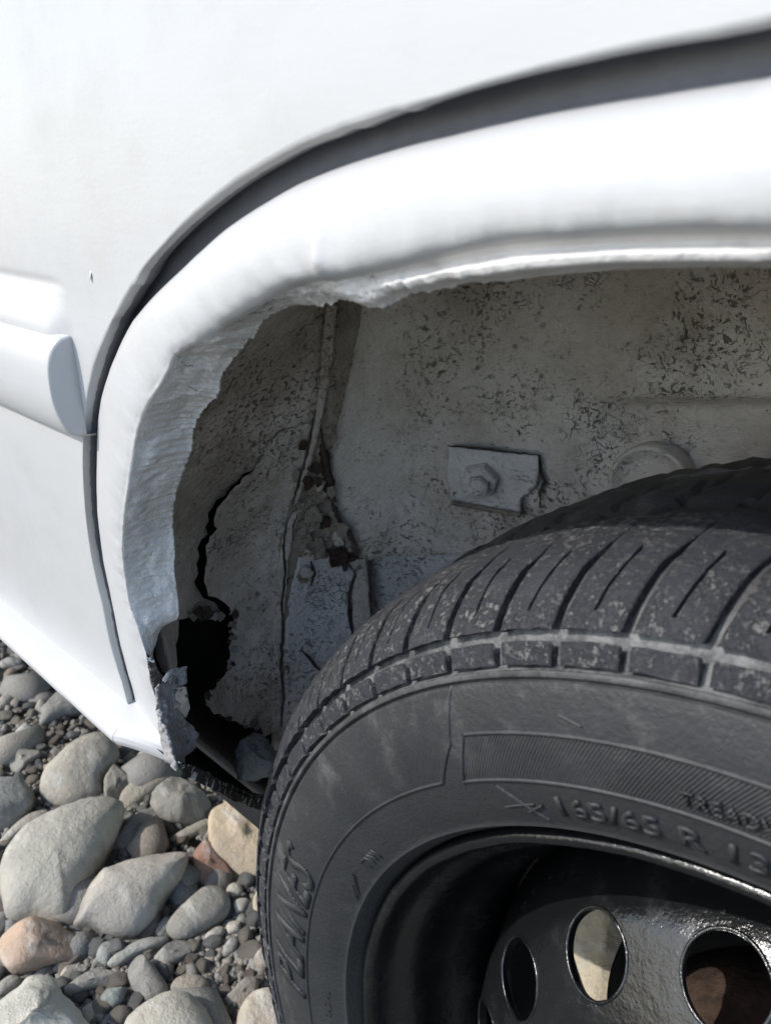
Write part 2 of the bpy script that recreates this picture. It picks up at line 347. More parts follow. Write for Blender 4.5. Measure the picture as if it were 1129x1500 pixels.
# ---- wheel arch panel (flare, rolled edge and torn inner lip)
V = []; RG = [(WB(469, 372, -.004), .0016, .0060, .0016), (WB(476, 392, -.004), .0030, .0028, .0015), (WB(440, 408, -.003), .0050, .0018, .0008)]
rE = rE + np.array([.0011*noise.noise(Vector((t*1.7, 0, 1)))+.0009*noise.noise(Vector((t*5.1, 0, 2))) for t in TH])*np.array([sm(108, 124, t)*(1-sm(160, 165, t)) for t in TH])
for i, th in enumerate(TH):
    row = []; wt = 1-sm(112, 128, th); c, f, e = rC[i], rF[i], rE[i]; yE = yE_at(th)
    gl = gl_[i]; cb = max(rB[i], c)
    row.append(pol(th, cb+.016, None, .016)); row.append(pol(th, cb+.003, None, .0115)); row.append(pol(th, cb+.0005, None, .0105)); row.append(pol(th, c+(cb-c)*(.4-.3*gl), None, .0098)); row.append(pol(th, c, None, .0085-.0045*gl))
    for q, offs in ((.008, .0078), (.03, .0058), (.07, .0034), (.13, .0010), (.22, -.0010), (.36, -.0028), (.5, -.0038), (.64, -.0044), (.78, -.0044), (.86, -.0041), (.92, -.0034), (.965, -.0022)):
        offs = offs*(1-gl)+gl*lin([(.008,.0033),(.03,.0030),(.07,.0026),(.13,.002),(.22,.0014),(.36,.0006),(.5,0),(.64,-.0005),(.78,-.0008),(.86,-.0008),(.92,-.0007),(.965,-.0004)], q)
        p = pol(th, c+(f-c)*q, None, offs); p.y += .0003*fbm(p, 40, 3)
        p = sill_lip(p)
        for c0, sx_, sz_, h_ in RG: p.y -= h_*math.exp(-((p.x-c0.x)/sx_)**2-((p.z-c0.z)/sz_)**2)
        if q > .5: p.y += .0006*fbm(p, 120, 4)*(q-.5)*2
        row.append(p)
    pf = sill_lip(pol(th, f, None, -.0004))
    yF = pf.y; row.append(pf)
    for g in (.03, .07, .11, .16, .21, .26, .31, .36, .41, .46, .51, .56, .61, .66, .71, .76, .81, .85, .89, .93, .97, 1):
        # front: return folds straight back; top: shallow groove, bead, hem
        yl = yF+(yE-yF)*(1-(1-g)**1.35)
        yt = yF + (.0022*math.sin(min(1, g/.45)*math.pi) if g < .45 else .0011*sm(.45, .9, g)) + (yE-yF)*sm(.7, 1, g)
        y = yl*(1-wt)+yt*wt
        p = pol(th, f+(e-f)*g, y)
        w_ = min(1, g*4)*(1-.6*g*g)*(1-.88*wt)*(1-sm(175, 178.5, th))
        fl_ = p+Vector((.02*noise.noise(p*40), .02*noise.noise(p*40+Vector((5, 0, 0))), 0)); p += Vector((.55, -.8, -.2))*(w_*(.0030*fbm(p, 45, 4)+.0019*abs(fbm(fl_, 110, 5))-.0010*abs(fbm(fl_, 300, 4))))
        row.append(p)
    last = row[-1]; inw = Vector((-math.cos(math.radians(th)), 0, -math.sin(math.radians(th))))
    row.append(last+Vector((0, .0012, 0))-inw*.0012); row.append(last+Vector((0, .004, 0))-inw*.008); row.append(pol(th, f+.006, yF+.006))
    m = len(row); V += row
nc = m; Fc = grid_faces(len(TH), nc)
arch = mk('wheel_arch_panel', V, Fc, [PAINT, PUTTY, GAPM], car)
arch['label'] = 'white painted wheel arch with cracked filler and a torn rusty inner lip'
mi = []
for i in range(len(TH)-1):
    for j in range(nc-1): mi.append(1 if j >= 17 else 2 if j < 4 else 0)  # outermost columns carry the painted gap shadow
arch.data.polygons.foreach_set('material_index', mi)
# ------------------------------------------------------------------ wheelhouse sheets
seam = [(380,520),(425,506),(450,500),(520,485),(620,470),(690,447),(740,430),(800,415),(860,405),(950,402),(1090,400),(1200,398)]
left = [(380,470),(425,440),(450,380),(490,338),(540,300),(580,288),(630,262),(670,250),(730,232),(780,226),(840,228),(905,236),(960,250),(1090,280),(1200,300)]
def ywall(px, py):
    s = lin(seam, py); l = lin(left, py)
    if px <= s:
        t = max(-.03, (px-l)/(s-l)); return -.004+.084*t + .006*math.sin(math.pi*min(1, max(0, t)))
    y = lin([(0,.080),(60,.104),(160,.134),(280,.157),(420,.172),(560,.181),(800,.190)], px-s)
    y += .014*sm(578, 596, py)*sm(850, 960, px)*(1-sm(596, 700, py))
    return y
def wallp(px, py, d=0.0):
    """point on the wheelhouse surface, d metres towards the camera"""
    p = W(px, py, ywall(px, py)); v = (CAM-p); return p + v.normalized()*d
def flake(name, poly, dfun, mat, parent, step=7, jag=2.0, thick=.0012, amp=.0012, nscale=90, jseed=0, surf=None, close=True):
    out = []
    n = len(poly)
    for i in range(n):
        a, b = poly[i], poly[(i+1) % n]; L = math.hypot(b[0]-a[0], b[1]-a[1]); k = max(1, int(L/5))
        for j in range(k):
            t = j/k; x, y = a[0]+(b[0]-a[0])*t, a[1]+(b[1]-a[1])*t
            x += jag*noise.noise(Vector((x*.11, y*.11, 3+jseed)))+.5*jag*noise.noise(Vector((x*.33, y*.33, 8+jseed)))
            y += jag*noise.noise(Vector((x*.11, y*.11, 30+jseed)))
            out.append((x, y))
    xs = [p[0] for p in out]; ys = [p[1] for p in out]
    A = np.array(out); pts = list(out); B = np.roll(A, -1, 0)
    gx = np.arange(min(xs)+step*.5, max(xs), step)
    for yy in np.arange(min(ys)+step*.5, max(ys), step):
        cond = (A[:, 1] > yy) != (B[:, 1] > yy)
        with np.errstate(divide='ignore', invalid='ignore'):
            xi = (B[:, 0]-A[:, 0])*(yy-A[:, 1])/(B[:, 1]-A[:, 1])+A[:, 0]
        xi = xi[cond]
        for xx in gx:
            if (xi > xx).sum() % 2 and ((A[:, 0]-xx)**2+(A[:, 1]-yy)**2).min() > (step*.5)**2:
                pts.append((xx+random.uniform(-1, 1)*step*.15, yy+random.uniform(-1, 1)*step*.15))
    res = delaunay_2d_cdt([Vector(p) for p in pts], [], [list(range(len(out)))], 1, 1e-4)
    vs, fs = res[0], res[2]
    sf = surf or wallp
    V = []; back = []
    for q in vs:
        p = sf(q.x, q.y, dfun(q.x, q.y) if callable(dfun) else dfun); vd = (CAM-p).normalized()
        p = p + vd*(amp*fbm(p, nscale, 4)+amp*.5*fbm(p, nscale*3.5, 3)); V.append(p)
        back.append(p-vd*thick)
    Fc = []
    for f in fs:
        a, b, c = [V[k] for k in f[:3]]
        nn = (b-a).cross(c-a); Fc.append(tuple(f) if nn.dot(CAM-a) > 0 else tuple(reversed(f)))
    N = len(V); cnt = {}
    for f in Fc:
        for k in range(len(f)): cnt.setdefault(frozenset((f[k], f[(k+1) % len(f)])), []).append((f[k], f[(k+1) % len(f)]))
    side = [(e[0][1], e[0][0], e[0][0]+N, e[0][1]+N) for e in cnt.values() if len(e) == 1]
    bk = [tuple(k+N for k in reversed(f)) for f in Fc]
    ob = mk(name, V+back, Fc+side+bk, mat, parent)
    return ob
wh = mk('wheelhouse', [(-1.2, .27, .42), (-1.2, .275, .42), (-1.2, .27, .1)], [(0, 1, 2)], UNDER, car)   # replaced by its own mesh just below
bpy.data.objects.remove(wh)
# front sheet behind the lip (runs back under the torn one)
JL = [(690,372),(700,357),(725,335),(750,317),(776,317),(800,302),(850,299),(876,318),(900,334)]
jx = lambda x, y: -.007*sm(688, 730, y)*sm(lin(JL, y)-40, lin(JL, y)-5, x)-.001
P0 = [(470,360),(530,370),(515,450),(500,520),(485,620),(462,680),(410,690),(372,688),(357,694),(350,704),(338,712),(331,726),(317,732),(312,744),(304,752),(306,764),(301,772),(305,783),(295,790),(289,803),(293,815),(287,826),(291,840),(284,852),(292,866),(298,876),(314,882),(322,893),(318,905),(308,908),(306,900),(300,903),(290,900),(275,905),(262,908),(262,930),(258,945),(259,962),(260,976),(250,984),(238,985),(228,960),(226,900),(216,840),(214,780),(220,730),(238,670),(250,630),(276,580),(288,540),(326,490),(360,450),(430,400)]
wfront = flake('front_arch_sheet', P0, jx, LINERL, car, 4, 1.2, .0014, .0016, 70, 1)
wfront['label'] = 'dirty grey sheet behind the torn lip with a long split and rusted hole'
PW = [(505,300),(1650,300),(1650,812),(760,806),(690,811),(640,809),(600,813),(570,811),(548,818),(541,822),(543,860),(548,960),(550,1130),(395,1130),(398,1080),(396,950),(400,860),(408,800),(424,740),(440,690),(462,620),(478,520),(494,450),(500,380)]
wall = flake('inner_arch_wall', PW, -.0005, LINER, car, 7, .8, .0014, .0013, 55, 2)
wall['label'] = 'mottled grey inner wall of the wheelhouse, speckled and cracked'
J = [(400,640),(385,668),(370,688),(357,700),(346,712),(335,725),(325,738),(317,750),(314,762),(317,776),(308,787),(301,800),(303,815),(303,830),(298,850),(302,860),(306,872),(318,876),(331,884),(338,896),(334,900),(343,898),(341,915),(338,925),(343,932),(336,945),(337,960),(334,970),(340,976),(328,990),(320,1002),(308,1013),(302,1022),(301,1034),(315,1045),(328,1050),(340,1056),(351,1058),(362,1067),(372,1066),(378,1074),(385,1080),(398,1074),(412,1060),(408,950),(412,860),(425,790),(440,740),(452,700),(466,660),(470,620),(440,620)]
torn = flake('torn_liner_sheet', J, lambda x, y: .0045*(1-sm(380, 430, x))*sm(640, 720, y)+.0012, LINERL, car, 4, 3.6, .0016, .0020, 80, 3)
torn['label'] = 'torn front liner sheet with a ragged rusted edge beside the black hole'
flake('lower_inner_panel', [(520,790),(860,780),(860,1130),(520,1130)], -.010, LINERC, car, 9, 0, .0014, .0006, 40, 40)
# seam: brown sealed flange above, bead below
flake('seam_flange', [(493,430),(531,440),(526,480),(518,520),(509,560),(500,600),(490,640),(484,675),(476,700),(470,716),(454,712),(462,680),(466,650),(470,620),(478,570),(484,520),(490,470)], .004, BROWN, car, 5, 2.5, .003, .0016, 110, 4)
flake('seam_edge', [(478,448),(494,446),(489,500),(482,560),(470,620),(462,655),(452,690),(436,738),(427,742),(438,705),(448,670),(460,620),(468,560),(472,500)], .0075, LINERL, car, 5, 2.0, .002, .0012, 120, 5)
flake('seam_stain', [(462,610),(486,640),(488,700),(498,760),(510,800),(470,822),(440,830),(432,880),(426,950),(424,1068),(396,1070),(396,960),(398,880),(408,800),(424,740),(446,680)], .0028, BROWN, car, 5, 5, .0012, .0016, 120, 45)
flake('sealer_bead', [(436,735),(446,738),(432,775),(424,815),(420,860),(416,900),(414,950),(414,1000),(412,1072),(398,1072),(398,1000),(397,950),(400,900),(405,850),(412,800),(420,770)], .006, LINERL, car, 5, 2.0, .004, .0016, 130, 6)
flake('rust_crust', [(452,715),(470,700),(486,712),(492,740),(500,765),(514,790),(522,806),(515,822),(498,828),(480,815),(466,822),(450,815),(436,806),(430,790),(440,770),(446,745)], lambda x, y: .0035+.0060*fbm((x*.05, y*.05, 1), 1, 4), BROWN, car, 3.5, 6, .002, .0022, 200, 7)
flake('rust_crust', [(468,650),(482,660),(486,690),(492,720),(484,735),(474,720),(470,690)], .0055, RUST, car, 4, 3, .002, .0018, 200, 8)
flake('rust_flake', [(448,748),(462,740),(472,755),(468,775),(454,780),(444,768)], .010, BROWN, car, 4, 3, .002, .002, 200, 9)
flake('rust_flake', [(478,806),(500,800),(512,812),(502,830),(486,832)], .008, RUST, car, 4, 3, .002, .002, 200, 12)
def crackline(pts, wpx, mat, d=.003, seed=50, par=None):
    L = []; R2 = []
    for i, q in enumerate(pts):
        a = pts[max(0, i-1)]; b = pts[min(len(pts)-1, i+1)]; dx, dy = b[0]-a[0], b[1]-a[1]; l = math.hypot(dx, dy); e = .35 if i in (0, len(pts)-1) else 1
        L.append((q[0]-dy/l*wpx*.5*e, q[1]+dx/l*wpx*.5*e)); R2.append((q[0]+dy/l*wpx*.5*e, q[1]-dx/l*wpx*.5*e))
    return flake('grime_crack', L+R2[::-1], d, mat, par or wall, 4, 1.4, .0006, .0004, 200, seed)
for k, (pts, w_, d_) in enumerate((
  ([(470,628),(474,660),(480,690),(487,722),(490,748),(500,768),(514,784),(524,800)], 7, .0062), ([(462,600),(455,640),(446,676),(438,705),(428,742)], 4, .0088),
  ([(520,838),(512,868),(511,900),(516,930)], 5, .0048), ([(540,820),(541,860),(544,900)], 4, .0038), ([(420,765),(415,800),(418,840),(413,880),(414,930),(411,975),(415,1020),(412,1065)], 3.5, .0068),
  ([(440,952),(452,962),(462,976),(472,984)], 4, .0048), ([(490,470),(484,510),(482,545)], 4, .0052),
  ([(455,820),(460,840),(456,858)], 6, .0050), ([(655,653),(700,657),(745,662),(790,667)], 4, .0072), ([(790,667),(791,690),(797,705),(790,722),(792,745)], 5, .0030), 
  ([(436,752),(430,770),(428,792)], 3, .0070))): crackline(pts, w_, GRIME, d_, 60+k)
cr_ = random.Random(5)
for k in range(40):
    t = cr_.random(); q = (lin([(0,470),(.4,455),(.6,462),(1,440)], t)+cr_.gauss(0, 12), lin([(0,600),(1,850)], t)) if k < 26 else (cr_.gauss(496, 17), cr_.gauss(800, 18))
    rr_ = cr_.uniform(4, 11); n_ = cr_.randrange(5, 8); ph = cr_.uniform(0, 6)
    pl_ = [(q[0]+rr_*cr_.uniform(.6, 1.25)*math.cos(ph+6.283*j/n_), q[1]+rr_*cr_.uniform(.6, 1.4)*math.sin(ph+6.283*j/n_)) for j in range(n_)]
    flake('rust_flake', pl_, cr_.uniform(.0045, .0085), (BROWN, BROWN, GRIME, BROWN, LINERL, GRIME, RUST)[k % 7], wall, 3.5, 2.0, .0012, .0009, 260, 100+k)
HOLE = [(262,905),(290,899),(306,900),(322,904),(343,897),(341,915),(338,930),(338,950),(338,975),(322,1000),(302,1024),(315,1045),(350,1058),(372,1068),(386,1082)]
for k in range(46):
    i = cr_.randrange(len(HOLE)-1); t = cr_.random(); q = (HOLE[i][0]*(1-t)+HOLE[i+1][0]*t+cr_.gauss(2, 3), HOLE[i][1]*(1-t)+HOLE[i+1][1]*t+cr_.gauss(-1, 3))
    rr_ = cr_.uniform(3, 8); n_ = cr_.randrange(5, 8); ph = cr_.uniform(0, 6)
    pl_ = [(q[0]+rr_*cr_.uniform(.5, 1.3)*math.cos(ph+6.283*j/n_), q[1]+rr_*cr_.uniform(.5, 1.3)*math.sin(ph+6.283*j/n_)) for j in range(n_)]
    flake('rust_flake', pl_, cr_.uniform(.003, .008), (BROWN, GRIME, RUST, BROWN, GRIME, FILL)[k % 6], torn, 3.5, 1.5, .0010, .0008, 260, 200+k)
# lower patches
flake('lower_patch_sheet', [(438,815),(470,812),(505,822),(522,842),(508,870),(513,905),(518,950),(512,1080),(408,1080),(412,1000),(416,930),(424,870)], .0035, LINERC, car, 6, 2, .0016, .0010, 70, 10)
flake('lower_patch_sheet', [(505,822),(536,818),(540,860),(543,905),(548,960),(520,960),(516,905),(510,868),(524,842)], .0022, LINER, car, 5, 1.6, .0016, .0012, 90, 11)
# bracket plate, nut, stud and plug on the inner wall
br = flake('bracket_plate', [(657,654),(720,660),(788,667),(789,690),(785,712),(770,724),(762,730),(763,752),(710,743),(661,733),(655,700)], .0060, LINERC, car, 5, .8, .0036, .0005, 80, 13)
flake('bracket_flange', [(661,733),(710,742),(763,752),(762,758),(708,749),(660,740)], .0085, BROWN, br, 4, .8, .004, .0006, 120, 14)
def frame_at(px, py, d):
    p = wallp(px, py, d); a = wallp(px+12, py, d); b = wallp(px, py+12, d)
    n = (a-p).cross(b-p).normalized()
    if n.dot(CAM-p) < 0: n = -n
    return p, n
def prism(name, c, n, prof, sides, mat, parent, rot=0, smooth=False):
    t = n.cross(Vector((0, 0, 1))).normalized(); b = n.cross(t); V = []; k = len(prof)
    for i in range(sides):
        a = rot+2*math.pi*i/sides
        for (r, h) in prof: V.append(c + (t*math.cos(a)+b*math.sin(a))*r + n*h)
    Fc = grid_faces(sides, k, True)
    return mk(name, V, Fc, mat, parent, smooth)
p, n = frame_at(703, 700, .0058)
nut = prism('hex_nut', p, n, [(.0098, -.001), (.0098, .0055), (.0092, .0068), (.0060, .0070), (.0058, .0040)], 6, LINERC, br, .25)
prism('bolt_stud', p+n*.001, n, [(.0052, 0), (.0052, .0105), (.0046, .0118), (.0001, .0120)], 20, LINERC, br, 0, True)
p, n = frame_at(955, 712, .003); n = (n+Vector((-.1, -.55, .1))).normalized()
plug = prism('round_plug', p, n, [(.0205, -.006), (.0205, .0040), (.0195, .0052), (.0180, .0050), (.0172, .0022), (.010, .0016), (.0001, .0030)], 64, LINER, car, 0, True)
plug['label'] = 'round grey blanking plug in the inner wall half hidden by the tyre'
# ---- fragments around the rust hole
def lipsurf(y0, y1, x0, x1):
    def f(px, py, d):
        t = min(1, max(0, (px-x0(py))/(x1-x0(py)+1e-6))); p = W(px, py, y0+(y1-y0)*t); return p + (CAM-p).normalized()*d
    return f
fl = [(47,128),(53,119),(64,104),(79,98),(95,97),(94,111),(96,117),(87,126),(78,128),(76,158),(85,162),(92,175),(102,181),(111,194),(107,215),(98,226),(92,228),(92,239),(83,250),(73,247),(62,228),(53,192),(48,150)]
flap = flake('torn_lip_flap', [(180+x, 880+y) for x, y in fl], lambda x, y: .001, FILL, arch, 3, 3, .0018, .0042, 160, 20, lipsurf(-.031, -.002, lambda py: lin([(980,222),(1040,236),(1130,262)], py), 292))
flap['label'] = 'crumpled flap of torn lip hanging below the hole, coloured shade grey'
flake('paint_chip', [(238,996),(244,986),(250,985),(248,993),(241,1000)], .003, PAINT, arch, 3, .8, .0012, .0004, 200, 21, lipsurf(-.031, -.012, lambda py: 222, 292))
flake('inner_lip_strip', [(258,1006),(273,1005),(279,1038),(272,1052),(265,1043),(255,1038)], -.004, LINERL, arch, 4, 1.5, .001, .0008, 160, 22, lipsurf(-.031, -.008, lambda py: 222, 292))
flake('rusty_lip_edge', [(214,955),(226,966),(232,980),(240,990),(236,1002),(226,1010),(221,992),(216,972)], -.001, CHIP, arch, 3, 1.5, .002, .0016, 220, 23, lipsurf(-.033, -.016, lambda py: 214, 292))
# ragged lower edge of the sill end, running inwards to the tyre
flake('ragged_sill_edge', [(262,1116),(276,1120),(292,1126),(310,1132),(322,1144),(338,1148),(350,1156),(372,1160),(392,1166),(392,1190),(378,1186),(360,1180),(340,1172),(322,1162),(304,1152),(286,1143),(266,1132)], 0, CHIP, car, 4, 3, .004, .0026, 170, 24, lambda px, py, d: W(px, py, lin([(262,-.031),(300,-.010),(392,.080)], px)))
def rim_surf(px, py, d): p = WB(px, py, -.003); return p + (CAM-p).normalized()*d
# ---- sill cavity, underbody and closing panels (dark)
def plates(name, boxes, mat, parent):
    V = []; Fc = []
    for (x0, y0, z0, x1, y1, z1) in boxes:
        k = len(V); V += [(x, y, z+H) for x in (x0, x1) for y in (y0, y1) for z in (z0, z1)]
        Fc += [tuple(k+i for i in f) for f in ((0, 1, 3, 2), (4, 6, 7, 5), (0, 4, 5, 1), (2, 3, 7, 6), (0, 2, 6, 4), (1, 5, 7, 3))]
    return mk(name, V, Fc, mat, parent, False)
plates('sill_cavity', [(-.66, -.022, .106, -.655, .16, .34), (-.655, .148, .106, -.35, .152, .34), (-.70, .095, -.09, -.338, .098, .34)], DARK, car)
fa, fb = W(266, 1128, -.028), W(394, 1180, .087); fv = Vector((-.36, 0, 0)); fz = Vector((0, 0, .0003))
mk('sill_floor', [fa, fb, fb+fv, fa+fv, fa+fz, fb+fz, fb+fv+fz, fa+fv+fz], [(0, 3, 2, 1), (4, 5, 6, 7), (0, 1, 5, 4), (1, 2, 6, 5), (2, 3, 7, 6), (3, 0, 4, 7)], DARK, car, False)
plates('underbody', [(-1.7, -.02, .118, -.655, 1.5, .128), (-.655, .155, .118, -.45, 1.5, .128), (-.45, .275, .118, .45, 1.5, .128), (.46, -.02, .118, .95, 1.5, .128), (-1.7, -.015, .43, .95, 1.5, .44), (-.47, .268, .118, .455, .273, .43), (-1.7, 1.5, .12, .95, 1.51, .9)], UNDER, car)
plates('rear_arch_sheet', [(.40, -.01, .02, .404, .20, .42), (-.30, .01, .40, .40, .20, .404), (-.02, .20, .02, .40, .204, .42)], LINER, car)
# ------------------------------------------------------------------ tyre
TC = Vector((0, 0, H))
def revolve(name, prof, mat, parent, seg=288, closed=False, disp=None, loc=TC):
    V = []; k = len(prof)
    for i in range(seg):
        a = 2*math.pi*i/seg
        for (R, y) in prof:
            p = Vector((R*math.cos(a), y, R*math.sin(a)))
            if disp: p = disp(p, R, y, a)
            V.append(p)
    Fc = grid_faces(seg, k, True, True)
    if closed: Fc += [(i*k+k-1, i*k, ((i+1) % seg)*k, ((i+1) % seg)*k+k-1)[::-1] for i in range(seg)]
    return mk(name, V, Fc, mat, parent, True, loc)
front = [(.184,.022),(.1855,.015),(.1870,.0105),(.1885,.0082),(.1893,.0062),(.1902,.0050),(.1912,.0050),(.1922,.0046),(.195,.0032),(.198,.0018),(.2015,.0006),(.205,-.0004),(.2085,-.0014),(.213,-.0022),(.218,-.0026),(.223,-.0026),(.228,-.0021),(.232,-.0014),(.236,-.0005),(.2385,.0002),(.2396,.0006),(.2401,.0018),(.2405,.0020),(.2409,.0008),(.2414,.0003),(.2424,.0004),(.2430,.0008),(.2433,.0022),(.2438,.0034)]
tread = [(.248,.0046),(.252,.0062),(.256,.0088),(.259,.0113),(.262,.0148),(.265,.0188),(.2677,.0240),(.2693,.030),(.2704,.037),(.2711,.045),(.2716,.0515),(.2718,.055),(.2722,.059),(.2730,.0618),(.2741,.0640),(.2750,.0660),(.2756,.070),(.2760,.078),(.2759,.088),(.2756,.0955),(.2746,.0968),(.2712,.0985),(.2710,.103),(.2745,.1045),(.2748,.110),(.2742,.120),(.2725,.129),(.2695,.137),(.265,.1435),(.258,.149),(.250,.152)]
rear = [(.240,.155),(.228,.158),(.215,.158),(.203,.156),(.192,.150),(.184,.138)]
def tdisp(p, R, y, a):
    if R > .2431 and y > .052:
        k = .0014*fbm(p, 140, 4)
        g = abs(((math.degrees(a)*72/360) + .6*(y-.06)/.03) % 1 - .5)
        if .0615 < y < .096 and g > .46: k -= .0022
        p = p*(1+k/R)
    return p
tyre = revolve('tyre', front+tread+rear, TYRE, car, 720, False, tdisp)
tyre.data.set_sharp_from_angle(angle=math.radians(28))
tyre['label'] = 'dusty worn black rubber tyre with block tread'
SW = [(q[0], q[1]) for q in front]
def sidey(R): return lin(SW, R)
# tread blocks
def block_mesh(name, prof, depth, half, skew, sipe, seed, m_=None):
    us = [-1, -.97, -.88, -.6, -.3, -.1, -.065, -.042, .042, .065, .1, .3, .6, .88, .97, 1] if sipe else [-1, -.95, -.5, 0, .5, .95, 1]
    k = len(us); n = len(prof); V = []; Fc = []
    for i, (R, y) in enumerate(prof):
        s = i/(n-1)
        h = half(s); sk = skew(s)
        for u in us:
            a = math.radians(u*h+sk); rr, yy = R, y
            e = max(0, (abs(u)-.9)/.1); eb = max(0, 1-s*n*.6)
            rr -= .0005*e*e; yy += .0005*e*e
            if sipe and abs(u) < .07: a += math.radians(.10*math.sin(s*9+seed))
            if sipe and abs(u) < .05 and .20 < s < .62: rr -= .0034; yy += .0016
            p = Vector((rr*math.cos(a), yy, rr*math.sin(a)))
            q = .00045*fbm(p+Vector((seed, 0, 0)), 260, 4); p = p*(1+q/R); V.append(p)
    Fc = grid_faces(n, k, False, True)
    rim_ = [(i*k) for i in range(n)] + [(n-1)*k+j for j in range(1, k)] + [i*k+k-1 for i in range(n-2, -1, -1)] + [j for j in range(k-2, 0, -1)]
    base = len(V)
    for idx in rim_:
        p = V[idx]; i = idx//k; R = math.hypot(p.x, p.z); t = i/(n-1)
        d = depth*(1-.0*t); cx = p.copy(); f = (R-d*(.35+.65*t))/R; V.append(Vector((p.x*f, p.y+d*(1-.8*t), p.z*f)))
    L = len(rim_)
    for j in range(L): Fc.append((rim_[j], rim_[(j+1) % L], base+(j+1) % L, base+j))
    me = bpy.data.meshes.new(name); me.from_pydata([tuple(v) for v in V], [], Fc); me.update()
    bm = bmesh.new(); bm.from_mesh(me); bmesh.ops.recalc_face_normals(bm, faces=bm.faces)
    c = sum((f.normal.dot(Vector((1, -.4, 0))) for f in bm.faces))
    if c < 0: bmesh.ops.reverse_faces(bm, faces=bm.faces)
    bm.to_mesh(me); bm.free()
    me.materials.append(BLOCK)
    me.polygons.foreach_set('use_smooth', [True]*len(me.polygons)); me.set_sharp_from_angle(angle=math.radians(32))
    return me
def dens(pr, k):
    o = []
    for i in range(len(pr)-1):
        for j in range(k): t = j/k; o.append((pr[i][0]*(1-t)+pr[i+1][0]*t, pr[i][1]*(1-t)+pr[i+1][1]*t))
    return o+[pr[-1]]
bigp = dens([(.2547,.0036),(.2562,.0044),(.2590,.0066),(.262,.0098),(.265,.0135),(.268,.018),(.270,.0235),(.272,.030),(.2735,.038),(.2741,.046),(.2737,.0500)], 2)
smlp = [(.2449,.0008),(.2465,.0011),(.2485,.0016),(.2503,.0021),(.2514,.0026)]
PITCH = 5.0
bigs = [block_mesh('tread_block', bigp, .0040, lambda s: 2.5-.36*(1-sm(.45, .85, s))-.015, lambda s: -2.6*s**1.25, True, k*3.1) for k in range(5)]
smls = [block_mesh('tread_block', smlp, .0032, lambda s: 2.5-.36, lambda s: .25-.25*s, False, k*2.3) for k in range(4)]
for i in range(72):
    for lst, off in ((bigs, 0), (smls, 0)):
        o = bpy.data.objects.new('tread_block', lst[i*7 % len(lst)]); COL.objects.link(o); o.parent = tyre
        o.rotation_euler = (0, -math.radians(104.55+PITCH*i), 0)
# raised borders and lettering on the sidewall
def sw_point(R, adeg, h): a = math.radians(adeg); return Vector((R*math.cos(a), sidey(R)-h, R*math.sin(a)))
def ridge(V, Fc, path, wdt=.0005, hgt=.0007):
    k = len(V)
    for i, (R, a) in enumerate(path):
        q0 = path[max(0, i-1)]; q1 = path[min(len(path)-1, i+1)]
        t = sw_point(q1[0], q1[1], 0)-sw_point(q0[0], q0[1], 0); t.normalize(); nn = t.cross(Vector((0, 1, 0))).normalized()
        c = sw_point(R, a, 0)
        for (u, h) in ((-1.6, -.0004), (-.8, hgt*.75), (0, hgt), (.8, hgt*.75), (1.6, -.0004)): V.append(c+nn*(wdt*u)+Vector((0, -h, 0)))
    for i in range(len(path)-1):
        for j in range(4): Fc.append((k+i*5+j, k+i*5+j+1, k+(i+1)*5+j+1, k+(i+1)*5+j))
V, Fc = [], []
lp = lambda p0, p1, n: [(p0[0]+(p1[0]-p0[0])*i/n, p0[1]+(p1[1]-p0[1])*i/n) for i in range(n+1)]
ridge(V, Fc, lp((.2098,128.3), (.2098,320), 240)); ridge(V, Fc, lp((.2092,125.4), (.2092,20), 180))
ridge(V, Fc, lp((.2402,122.7), (.2225,124.6), 12)+lp((.2225,124.7), (.2098,128.2), 12)[1:]); ridge(V, Fc, lp((.2250,122.5), (.2250,20), 160)); ridge(V, Fc, lp((.2250,122.6), (.2083,125.5), 14))
mk('sidewall_ridge', V, Fc, TYRE, tyre)
def letters(name, text, Rb, size, a0, relief=.0007, shear=0.0, sx=1.0, sp=1.0, bold=.0):
    cu = bpy.data.curves.new('txt', 'FONT'); cu.body = text; cu.size = 1; cu.extrude = 0; cu.shear = shear; cu.resolution_u = 3; cu.space_character = sp; cu.offset = bold
    ob = bpy.data.objects.new('txt', cu); COL.objects.link(ob); dg = bpy.context.evaluated_depsgraph_get(); ev = ob.evaluated_get(dg); me0 = ev.to_mesh()
    bm = bmesh.new(); bm.from_mesh(me0); ev.to_mesh_clear(); bpy.data.objects.remove(ob)
    bmesh.ops.triangulate(bm, faces=bm.faces); bmesh.ops.subdivide_edges(bm, edges=[e for e in bm.edges if e.calc_length() > .25], cuts=1)
    ret = bmesh.ops.extrude_face_region(bm, geom=list(bm.faces)); newv = {e for e in ret['geom'] if isinstance(e, bmesh.types.BMVert)}
    for v in bm.verts:
        x, y = v.co.x*size*sx, v.co.y*size; R = Rb+y; a = a0-math.degrees(x/(Rb+size*.35))
        v.co = sw_point(R, a, relief if v in newv else -.0006)
    bmesh.ops.recalc_face_normals(bm, faces=bm.faces)
    me = bpy.data.meshes.new(name); bm.to_mesh(me); bm.free(); me.materials.append(TYRE)
    o = bpy.data.objects.new(name, me); COL.objects.link(o); o.parent = tyre; return o
letters('sidewall_lettering', '165/65 R 13', .1968, .0105, 116.6, .0008, .12, 1.12, 1.1, .02)
letters('sidewall_lettering', 'TREADWEAR 220', .2125, .0060, 103.9, .0011, 0, 1.0, 1.1, .01)
letters('sidewall_lettering', 'PLANES', .2118, .0300, 184.0, .0011, .35, .86, 1.05, .01)
letters('sidewall_lettering', 'TWI', .1945, .0070, 151.2, .0005, 0, .9, 1.25, .01)
